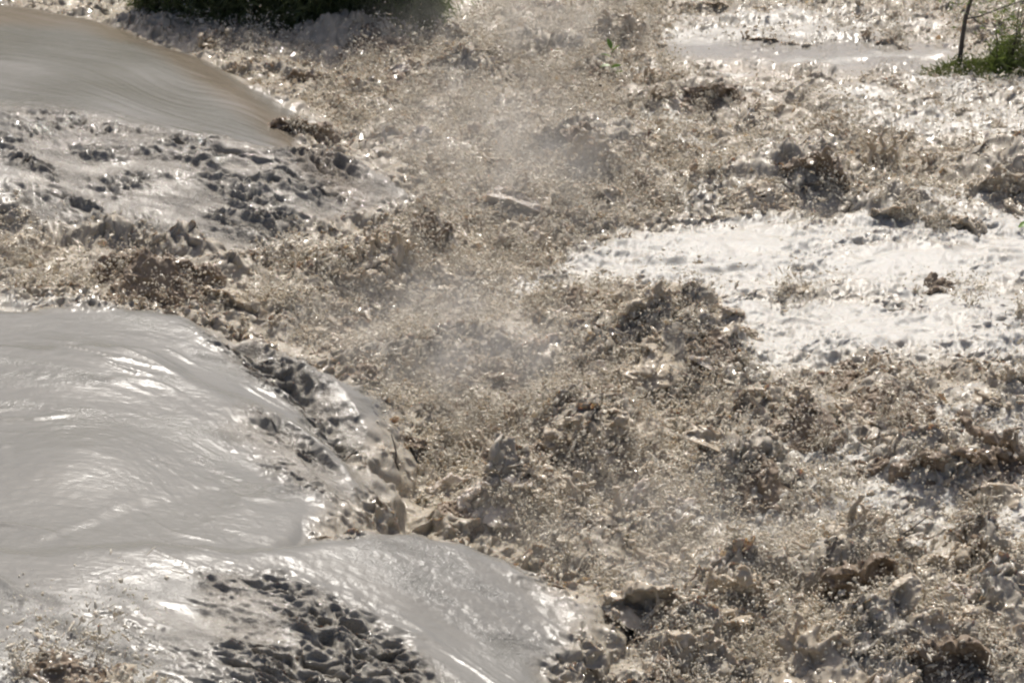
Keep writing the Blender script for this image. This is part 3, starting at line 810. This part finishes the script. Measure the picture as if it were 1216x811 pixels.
SPRAY_POLY = [
    (region([(330, 130), (420, 70), (520, 40), (620, 0), (780, -10), (800, 90), (880, 160), (860, 240), (760, 260), (720, 300), (640, 320), (600, 360), (720, 340), (860, 400), (880, 480),
             (960, 590), (1000, 640), (1120, 680), (1216, 760), (1216, 900), (690, 900), (700, 780), (735, 725), (680, 655), (560, 590), (490, 580), (455, 500), (400, 430), (300, 370),
             (330, 320), (480, 290), (510, 240), (470, 180)], .1), 1.0),
    (region([(430, 90), (560, 70), (660, 150), (660, 300), (560, 380), (430, 420), (340, 370), (500, 300), (520, 230), (460, 150)], .2), 1.6),
    (region([(480, 480), (620, 440), (760, 470), (800, 560), (700, 620), (540, 590), (490, 560)], .2), 1.4),
    (region([(700, 740), (860, 700), (1100, 700), (1216, 740), (1216, 900), (700, 900)], .1), 1.3),
    (region([(860, 150), (1216, 140), (1216, 260), (860, 270)], .1), .38),
    (region([(760, 90), (1216, 95), (1216, 160), (860, 160)], .1), .22),
    (region([(860, 450), (1216, 430), (1216, 700), (960, 600)], .1), .30),
    (region([(0, 270), (120, 275), (330, 330), (260, 352), (0, 345)], .5), .35),
    (region([(190, 0), (330, 30), (430, 70), (400, 130), (330, 100), (230, 40)], .4), .35),
    (region([(620, 0), (1216, 0), (1216, 60), (760, 50)], .05), .25),
    (region([(0, 770), (200, 800), (200, 850), (0, 850)], .8), .3),
]
def spray_density(x, y):
    wx = x + noise(x, y, x * 0, 1.1, 80) * .18; wy = y + noise(x, y, x * 0, 1.1, 81) * .25
    d = np.zeros(x.shape, F32)
    for poly, a in SPRAY_POLY:
        d = np.maximum(d, a * smooth01(poly_sd(wx, wy, poly) / .45 + .5))
    return d * (1 - .8 * smooth01(poly_sd(wx, wy, FOAM[0][0]) / .3 + .5))

def scatter(n, over=3.2):
    m = int(n * over)
    while True:
        y = np.sqrt(rng.uniform(11.0 ** 2, 33.0 ** 2, m)).astype(F32)
        x = (rng.uniform(-.24, .24, m) * np.sqrt(y ** 2 + CAM_H ** 2)).astype(F32)
        c = smooth01(noise(x, y, x * 0, 2.3, 90) * 1.1 + .5) * smooth01(noise(x, y, x * 0, 7, 91) * 1.2 + .6)
        p = spray_density(x, y) * (.12 + c)
        keep = rng.random(m) * 1.35 < p
        if keep.sum() > 100: return x[keep][:n], y[keep][:n]

def surf_arr(x, y):
    h, md, inside, *_ = fields(x, y)
    T = 1 - inside
    z = h + md + T * .10 * noise(x, y, x * 0, (1.1, .9, 1), 2) + T * .09 * noise(x, y, x * 0, (2.3, 1.9, 1), 3)
    return z

SRC = [mesh_obj('droplet_shape', v, f, M_DROP, link=False) for v, f in drop_variants()]

def spray():
    # 1. froth hugging the water
    x1, y1 = scatter(850000)
    z1 = surf_arr(x1, y1) + np.abs(rng.normal(0, 1, len(x1))).astype(F32) * .085 + .02
    # 2. bursts: fans of drops on their way up and down
    bx, by = scatter(900)
    ex = [(o.location.x + rng.normal(0, .16), o.location.y + rng.normal(-.08, .12)) for o in list(col.objects) if o.get('category') in ('splash', 'breaking wave', 'wave crest') for _ in range(3)]
    bx = np.concatenate([bx, np.array([q[0] for q in ex], F32)]); by = np.concatenate([by, np.array([q[1] for q in ex], F32)])
    bz = surf_arr(bx, by)
    P = []; VV = []
    for i in range(len(bx)):
        n = int(rng.integers(200, 650))
        v0 = rng.uniform(1.1, 3.1); 
        ax = rng.uniform(-.3, .8); ay = rng.uniform(-.6, .3)
        k = max(2, int(rng.integers(3, 9)))
        jets = rng.normal(0, .38, (k, 3)) + np.array([ax, ay, 1.5])
        jets /= np.linalg.norm(jets, axis=1, keepdims=True)
        j = rng.integers(0, k, n)
        d = jets[j] + rng.normal(0, .10, (n, 3))
        v = v0 * rng.uniform(.55, 1.1, (n, 1)) * d
        t = rng.uniform(.02, .42, (n, 1))
        p = np.array([bx[i], by[i], bz[i]]) + v * t - np.array([0, 0, 4.9]) * t * t
        ok = p[:, 2] > bz[i] - .05
        P.append(p[ok]); VV.append((v - np.array([0, 0, 9.8]) * t)[ok])
    P = np.concatenate(P); VV = np.concatenate(VV)
    pts = np.concatenate([np.stack([x1, y1, z1], 1), P])
    n = len(pts)
    s = np.exp(rng.normal(math.log(.0034), .62, n))
    big = rng.random(n) < .05; s[big] *= 1.8
    s = np.clip(s, .0014, .018)
    pick = rng.choice(7, n, p=[.44, .2, .14, .08, .03, .055, .055])
    s = np.where(pick >= 5, s * 1.7, s)
    el = np.exp(np.abs(rng.normal(0, .28, n))); el[len(x1):] *= 1.15
    scl = np.stack([s / np.sqrt(el) * 1.05, s / np.sqrt(el) * 1.05, s * el], 1)
    rot = rng.uniform(-math.pi, math.pi, (n, 3))
    # drops in flight are drawn out along their path
    sp = np.linalg.norm(VV, axis=1)
    rot[len(x1):, 0] = 0; rot[len(x1):, 1] = np.arccos(np.clip(VV[:, 2] / sp, -1, 1)); rot[len(x1):, 2] = np.arctan2(VV[:, 1], VV[:, 0])
    instancer('muddy_spray', pts, scl, rot, pick, SRC, 'tan muddy droplets flying over the broken water', mat=M_DROP)
    print('drops', n)
    # 3. knobs and scraps of froth, bigger, lying in the surface
    x3, y3 = scatter(60000)
    z3 = surf_arr(x3, y3) + rng.normal(0, .05, len(x3)).astype(F32) + .02
    s3 = np.clip(np.exp(rng.normal(math.log(.0105), .55, len(x3))), .006, .05)
    pick = rng.choice(7, len(x3), p=[.05, .17, .3, .22, .08, .09, .09])
    src2 = [mesh_obj('froth_shape', np.array([v.co[:] for v in o.data.vertices]), np.array([list(p.vertices) for p in o.data.polygons]), M_TAN, link=False) for o in SRC]
    instancer('froth_clots', np.stack([x3, y3, z3], 1), np.stack([s3] * 3, 1), rng.uniform(-3.14, 3.14, (len(x3), 3)), pick, src2,
              'brown clots and torn scraps of froth on the broken water', mat=M_TAN)
def curls():
    """small torn crests and fingers of water all over the broken surface"""
    src = []
    for i in range(5):
        v, f = make_sheet(800 + i * 17, .34, .26, [.6, .3, .9, .5, 1.1][i], [.5, .9, .4, .8, .6][i], .055, .0125, 1.2)
        src.append(mesh_obj('curl_shape', v, f, [M_TAN, M_TAN, M_DARK, M_PALE, M_TAN][i], link=False))
    for i in range(2):
        v, f = make_fingers(900 + i, .2, .3, 8, .011)
        src.append(mesh_obj('curl_shape', v, f, M_TAN, link=False))
    x, y = scatter(3000)
    ins = fields(x, y)[2]; ix, iy, _ = at(1165, 86, .1)
    ok = (ins < .35) & (np.hypot(x - ix, y - iy) > 1.1); x, y = x[ok], y[ok]
    z = surf_arr(x, y) - .01
    n = len(x)
    s = np.exp(rng.normal(math.log(.42), .35, n))
    rot = np.stack([rng.normal(0, .3, n), rng.normal(0, .3, n), rng.normal(0, .9, n)], 1)
    pick = rng.choice(7, n, p=[.22, .2, .14, .12, .12, .1, .1])
    instancer('torn_crests', np.stack([x, y, z], 1), np.stack([s * 1.1, s, s * rng.uniform(.6, 1.3, n)], 1), rot, pick, src, 'small torn crests and curls of muddy water all over the torrent', mat=M_TAN)
curls()
spray()
print('spray', round(time.time() - T_START, 1))

# ------------------------------------------------------------------ mist
def mist(px, py, rx, ry, rz, dens, label, rot=0):
    x, y, z = on_water(px, py)
    v, f = ico(4)
    a = v.astype(F32)
    v = v * (1 + .12 * noise(a[:, 0], a[:, 1], a[:, 2], 1.3, int(px)))[:, None] * np.array([rx, ry, rz])
    m = bpy.data.materials.new('fine_mist'); m.use_nodes = True; n = m.node_tree; n.nodes.clear()
    out = nd(n, 'ShaderNodeOutputMaterial'); pv = nd(n, 'ShaderNodeVolumePrincipled')
    pv.inputs['Color'].default_value = (.98, .93, .85, 1); pv.inputs['Anisotropy'].default_value = .1
    tc = nd(n, 'ShaderNodeTexCoord').outputs['Object']
    mp = nd(n, 'ShaderNodeMapping'); mp.inputs['Scale'].default_value = (1 / rx, 1 / ry, 1 / rz); n.links.new(tc, mp.inputs['Vector'])
    ln = nd(n, 'ShaderNodeVectorMath', operation='LENGTH'); n.links.new(mp.outputs[0], ln.inputs[0])
    fall = nd(n, 'ShaderNodeMapRange', interpolation_type='SMOOTHSTEP'); n.links.new(ln.outputs['Value'], fall.inputs[0])
    fall.inputs[1].default_value = .15; fall.inputs[2].default_value = .92; fall.inputs[3].default_value = 1; fall.inputs[4].default_value = 0
    t = nz(n, tc, 1.7, 5, .65)
    r = nd(n, 'ShaderNodeMapRange'); n.links.new(t, r.inputs[0]); r.inputs[1].default_value = .42; r.inputs[2].default_value = .64
    n.links.new(mth(n, 'MULTIPLY', mth(n, 'MULTIPLY', fall.outputs[0], r.outputs[0]), dens), pv.inputs['Density'])
    n.links.new(pv.outputs[0], out.inputs['Volume'])
    o = mesh_obj('mist', v, f, m); o.location = (x, y, z + rz * .25); o.rotation_euler = (0, 0, math.radians(rot))
    tag(o, label, 'mist', None, 'stuff')
mist(590, 230, 2.1, 3.2, 1.2, .42, 'pale mist hanging over the middle of the torrent')
mist(520, 450, 1.7, 2.0, .9, .75, 'thin mist over the lower spray beside the near tongue')
mist(600, 60, 2.4, 2.4, .9, .42, 'faint mist above the far torrent')
mist(760, 690, 1.8, 1.4, .7, .45, 'faint mist over the spray beside the tip of the nearest tongue')

# ------------------------------------------------------------------ plants
def simple_mat(name, c0, c1, rough=.5, scale=8, trans=0.0):
    m, n, p = new_mat(name)
    geo = nd(n, 'ShaderNodeNewGeometry').outputs['Position']
    n.links.new(mixc(n, nz(n, geo, scale, 3), c0, c1), p.inputs['Base Color'])
    p.inputs['Roughness'].default_value = rough
    if trans:
        t = nd(n, 'ShaderNodeBsdfTranslucent'); t.inputs[0].default_value = (c1[0] * 1.6, c1[1] * 1.6, c1[2] * .8, 1)
        mx = nd(n, 'ShaderNodeMixShader'); mx.inputs[0].default_value = trans
        n.links.new(p.outputs[0], mx.inputs[1]); n.links.new(t.outputs[0], mx.inputs[2])
        n.links.new(mx.outputs[0], n.nodes['Material Output'].inputs[0])
    return m
M_LEAF = simple_mat('dark_leaf', (.065, .085, .032), (.13, .155, .068), .4, 5, .25)
M_LEAF2 = simple_mat('fresh_leaf', (.08, .115, .035), (.14, .185, .065), .4, 5, .35)
M_BARK = simple_mat('wet_bark', (.035, .028, .024), (.08, .065, .055), .6, 20)

def blades(n, fn, length, width, rnd):
    """many narrow leaves; fn(i) gives root point and direction"""
    V, Fc = [], []
    for i in range(n):
        p, d = fn(i)
        p = np.array(p, float); d = np.array(d, float); d /= np.linalg.norm(d)
        L = length * rnd.uniform(.6, 1.3); w = width * rnd.uniform(.7, 1.3)
        side = np.cross(d, [rnd.uniform(-1, 1), rnd.uniform(-1, 1), rnd.uniform(-1, 1)]); side /= np.linalg.norm(side) + 1e-9
        bend = np.array([0, 0, -L * rnd.uniform(.05, .35)])
        k = len(V)
        V += [p, p + d * L * .45 + side * w, p + d * L * .45 - side * w, p + d * L + bend]
        Fc += [(k, k + 1, k + 3), (k, k + 3, k + 2)]
    return np.array(V), np.array(Fc)

def tube(path, r0, r1, seg=7):
    path = [np.array(p, float) for p in path]
    V, Fc = [], []
    n = len(path)
    for i, p in enumerate(path):
        a = path[min(i + 1, n - 1)] - path[max(i - 1, 0)]; a /= np.linalg.norm(a)
        u = np.cross(a, [0, 1, .1]); u /= np.linalg.norm(u); v = np.cross(a, u)
        r = r0 + (r1 - r0) * i / (n - 1)
        for k in range(seg):
            t = 2 * math.pi * k / seg
            V.append(p + (u * math.cos(t) + v * math.sin(t)) * r)
    for i in range(n - 1):
        for k in range(seg):
            a = i * seg + k; b = i * seg + (k + 1) % seg
            Fc.append((a, b, b + seg, a + seg))
    return np.array(V), np.array(Fc)

def empty(name, loc):
    o = bpy.data.objects.new(name, None); col.objects.link(o); o.location = loc; o.empty_display_size = .2
    return o

def wobble(p0, p1, n, amp, rnd):
    p0, p1 = np.array(p0, float), np.array(p1, float)
    return [p0 + (p1 - p0) * i / (n - 1) + (np.array([rnd.uniform(-1, 1), rnd.uniform(-1, 1), 0]) * amp if 0 < i < n - 1 else 0) for i in range(n)]

def bush(name, px, py, wid, hei, dep, nleaf, label, mat, seed, drop=.25, L=.22, w=.007):
    rnd = random.Random(seed)
    x, y, z = on_water(px, py)
    root = empty(name, (x, y, z - .15)); tag(root, label, 'bush')
    stems = []
    for i in range(14):
        tip = (rnd.uniform(-.5, .5) * wid, rnd.uniform(-.4, .4) * dep, hei * rnd.uniform(.6, 1.0))
        path = wobble((tip[0] * .35, tip[1] * .35, 0), tip, 6, .05, rnd)
        stems.append(path)
        v, f = tube(path, .016, .004, 6)
        mesh_obj('stem', v, f, M_BARK, root)
    def fn(i):
        q = rnd.random()
        if q < .55:
            st = stems[rnd.randrange(len(stems))]
            k = rnd.randrange(1, len(st) - 1); t = rnd.random()
            p = st[k] * (1 - t) + st[k + 1] * t + np.array([rnd.gauss(0, .16), rnd.gauss(0, .16), rnd.gauss(0, .08)])
        else:
            # hanging outer leaves down to the water
            a = rnd.uniform(0, 2 * math.pi); r = rnd.uniform(.7, 1)
            p = np.array([math.cos(a) * r * wid * .5, math.sin(a) * r * dep * .5, rnd.uniform(0, 1) ** 1.3 * hei * .8])
        p[2] = max(p[2], .02)
        d = (rnd.gauss(0, .6), rnd.gauss(0, .6), rnd.gauss(.1, .7) - drop)
        return p, d
    v, f = blades(nleaf, fn, L, w, rnd)
    mesh_obj('foliage', v, f, mat, root, smooth=False)
    return root
bush('bank_bush', 250, 8, 1.9, 2.0, 1.2, 16000, 'dark green bush on the bank at the upper left, its foot in the flood', M_LEAF, 1)
bush('bank_bush', 345, 22, 2.1, 2.2, 1.3, 18000, 'dense dark bush in the middle of the bank vegetation at the top', M_LEAF, 2)
bush('bank_bush', 430, 30, 1.5, 2.1, 1.1, 14000, 'dark green bush behind the grey heap of water at the top', M_LEAF, 3)
bush('willow_shrub', 492, 38, .7, 1.6, .7, 7000, 'lighter feathery green shrub at the right end of the bank bushes', M_LEAF2, 4, .5, .2, .005)

def bank_tree(x, y, hei, wid, label, seed):
    rnd = random.Random(seed)
    root = empty('bank_tree', (x, y, 0)); tag(root, label, 'tree')
    v, f = tube(wobble((0, 0, -.5), (.3, 0, hei * .85), 7, .12, rnd), .16, .04, 9); mesh_obj('trunk', v, f, M_BARK, root)
    cl = []
    for i in range(16):
        t = rnd.uniform(.15, .95); a = rnd.uniform(0, 6.28); r = wid * .5 * (1.1 - t * .6) * rnd.uniform(.5, 1)
        tip = np.array([math.cos(a) * r, math.sin(a) * r, hei * (t + .08)])
        v, f = tube(wobble((.3 * t, 0, hei * t * .85), tip, 5, .08, rnd), .035, .008, 6); mesh_obj('branch', v, f, M_BARK, root)
        cl += [tip, tip * np.array([.6, .6, .95]), tip * np.array([1.1, 1.1, .85])]
    def fn(i):
        c = cl[rnd.randrange(len(cl))]
        return c + np.array([rnd.gauss(0, .38), rnd.gauss(0, .38), rnd.gauss(0, .38)]), (rnd.gauss(0, .6), rnd.gauss(0, .6), rnd.gauss(-.2, .6))
    v, f = blades(9000, fn, .30, .05, rnd); mesh_obj('crown', v, f, M_LEAF, root, smooth=False)
bank_tree(-11.5, 36, 6.5, 4.5, 'tall dark tree on the far bank, leftmost of those mirrored in the smooth water', 51)
bank_tree(-7.6, 38, 7.5, 5.0, 'tall dark tree on the far bank behind the upper left bushes', 52)
bank_tree(-4.4, 36.5, 6.0, 4.2, 'shorter dark tree on the far bank behind the middle bush', 53)

def sapling():
    rnd = random.Random(9)
    x, y, z = on_water(1138, 84)
    s = px_size(1138, 84, z)
    root = empty('sapling', (x, y, z - .1)); tag(root, 'thin bare sapling leaning right from the grassy islet', 'tree')
    def q(px, py, dy=0): return np.array([(px - 1138) * s, dy, (84 - py) * s / math.cos(PITCH) + .1])
    v, f = tube([q(1138, 92), q(1139, 70), q(1140, 50), q(1142, 25), q(1147, 5), q(1152, -15), q(1158, -50), q(1160, -90)], .032, .014, 9)
    tr = mesh_obj('trunk', v, f, M_BARK, root)
    for path, r in (([q(1143, 26), q(1158, 22, -.05), q(1180, 12, -.1), q(1200, 4, -.15), q(1230, -2, -.2), q(1270, -30, -.2)], .012),
                    ([q(1145, 20), q(1158, 32, .1), q(1168, 38, .15), q(1190, 42, .2), q(1215, 38, .2)], .006),
                    ([q(1152, -15), q(1130, -50, .1), q(1110, -90, .1)], .008)):
        v, f = tube(path, r, .003, 6); mesh_obj('branch', v, f, M_BARK, root)
    cl = [q(1185, 10), q(1158, 15), q(1200, 0), q(1215, 25), q(1135, 2), q(1190, 35), q(1170, -40), q(1200, -50), q(1120, -70), q(1240, -30)]
    def fn(i):
        c = cl[rnd.randrange(len(cl))]
        return c + np.array([rnd.gauss(0, .18), rnd.gauss(0, .15), rnd.gauss(0, .14)]), (rnd.gauss(0, .6), rnd.gauss(0, .6), rnd.gauss(0, .6))
    v, f = blades(500, fn, .09, .006, rnd)
    mesh_obj('leaves', v, f, M_LEAF2, root, smooth=False)
sapling()

def islet_shrub(name, px, py, wpx, hpx, n, label, seed, mat, stems=5):
    rnd = random.Random(seed)
    x, y, z = on_water(px, py); s = px_size(px, py, z)
    root = empty(name, (x, y, z - .06)); tag(root, label, 'shrub' if stems else 'grass clump')
    W = wpx * s; H = hpx * s / math.cos(PITCH)
    for i in range(stems):
        bx = rnd.uniform(-.3, .3) * W
        v, f = tube(wobble((bx, rnd.uniform(-.1, .1), 0), (bx + rnd.uniform(-.1, .25), rnd.uniform(-.1, .1), H * rnd.uniform(.8, 1.3)), 5, .02, rnd), .010, .004, 6)
        mesh_obj('stem', v, f, M_BARK, root)
    def fn(i):
        u = rnd.gauss(0, .28)
        zz = abs(rnd.gauss(0, .4)) * H * max(.2, 1 - abs(u) * 1.1)
        return np.array([u * W, rnd.gauss(0, .14), zz]), (rnd.gauss(0, .5), rnd.gauss(0, .5), abs(rnd.gauss(.5, .5)))
    v, f = blades(n, fn, .14, .005, rnd)
    mesh_obj('foliage', v, f, mat, root, smooth=False)
islet_shrub('grass_clump', 1150, 88, 74, 18, 3500, 'low dark green grass clump at the foot of the bare sapling', 21, M_LEAF, 0)
islet_shrub('islet_shrub', 1200, 86, 64, 62, 1900, 'thin stemmed green shrub at the right edge beside the sapling', 22, M_LEAF, 6)
islet_shrub('reed_tuft', 1186, 88, 26, 60, 500, 'pair of thin upright stems between sapling and green shrub', 23, M_LEAF2, 3)

def leaf_blade(L, W, curl):
    n = 9; V = []; Fc = []
    for i in range(n):
        t = i / (n - 1); w = W * math.sin(math.pi * min(1, t * .98 + .01)) ** .8
        for k, sgn in enumerate((-1, 0, 1)):
            V.append((t * L, sgn * w, curl * t * t * L + abs(sgn) * w * .35))
    for i in range(n - 1):
        for k in range(2):
            a = i * 3 + k; Fc.append((a, a + 1, a + 4, a + 3))
    m = len(V)
    V2 = [(x, y, z - .0015) for x, y, z in V]
    F2 = [(m + d, m + c, m + b, m + a) for a, b, c, d in Fc]
    return np.array(V + V2), np.array(Fc + F2)

def sprig(px, py, label):
    x, y, z = on_water(px, py)
    root = empty('leafy_sprig', (x, y - .1, z + .12)); tag(root, label, 'sprig')
    v, f = tube([(0, 0, -.12), (.03, 0, 0), (.02, -.02, .12), (.05, -.03, .25)], .005, .002, 6); mesh_obj('twig', v, f, M_BARK, root)
    for i, (zz, yaw, pit) in enumerate([(.2, .3, .9), (.24, 2.6, 1.2), (.15, 2.9, .4), (.02, -.2, .5), (.0, .4, -.5), (.05, 3.3, .1), (-.03, .2, .2)]):
        v, f = leaf_blade(.13, .03, -.2)
        o = mesh_obj('leaf', v, f, M_SPRIG, root); o.location = (.03, -.02, zz); o.rotation_euler = (random.uniform(-1, 1), -pit, yaw)
M_SPRIG = simple_mat('bright_leaf', (.10, .19, .025), (.17, .28, .04), .35, 10, .4)
sprig(722, 92, 'bright green leafy sprig caught in the torrent at top centre')
v, f = leaf_blade(.16, .035, -.3)
x, y, z = on_water(1208, 280)
o = mesh_obj('green_leaf', v, f, M_SPRIG); o.location = (x, y, z + .08); o.rotation_euler = (.4, -.5, .2)
tag(o, 'single green leaf on the foam at the right edge', 'leaf')

def twig(px, py, dx, dz, label):
    rnd = random.Random(px)
    x, y, z = on_water(px, py); s = px_size(px, py, z)
    v, f = tube(wobble((0, 0, -.05), (dx * s, 0, dz * s), 5, .01, rnd), .008, .004, 6)
    o = mesh_obj('floating_twig', v, f, M_BARK); o.location = (x, y - .06, z + .09); tag(o, label, 'twig')
twig(1060, 642, 38, 22, 'thin curved twig sticking out of the foam above the arched wave')
twig(474, 560, -8, 38, 'short dark twig upright at the edge of the near tongue')
print('done', round(time.time() - T_START, 1))
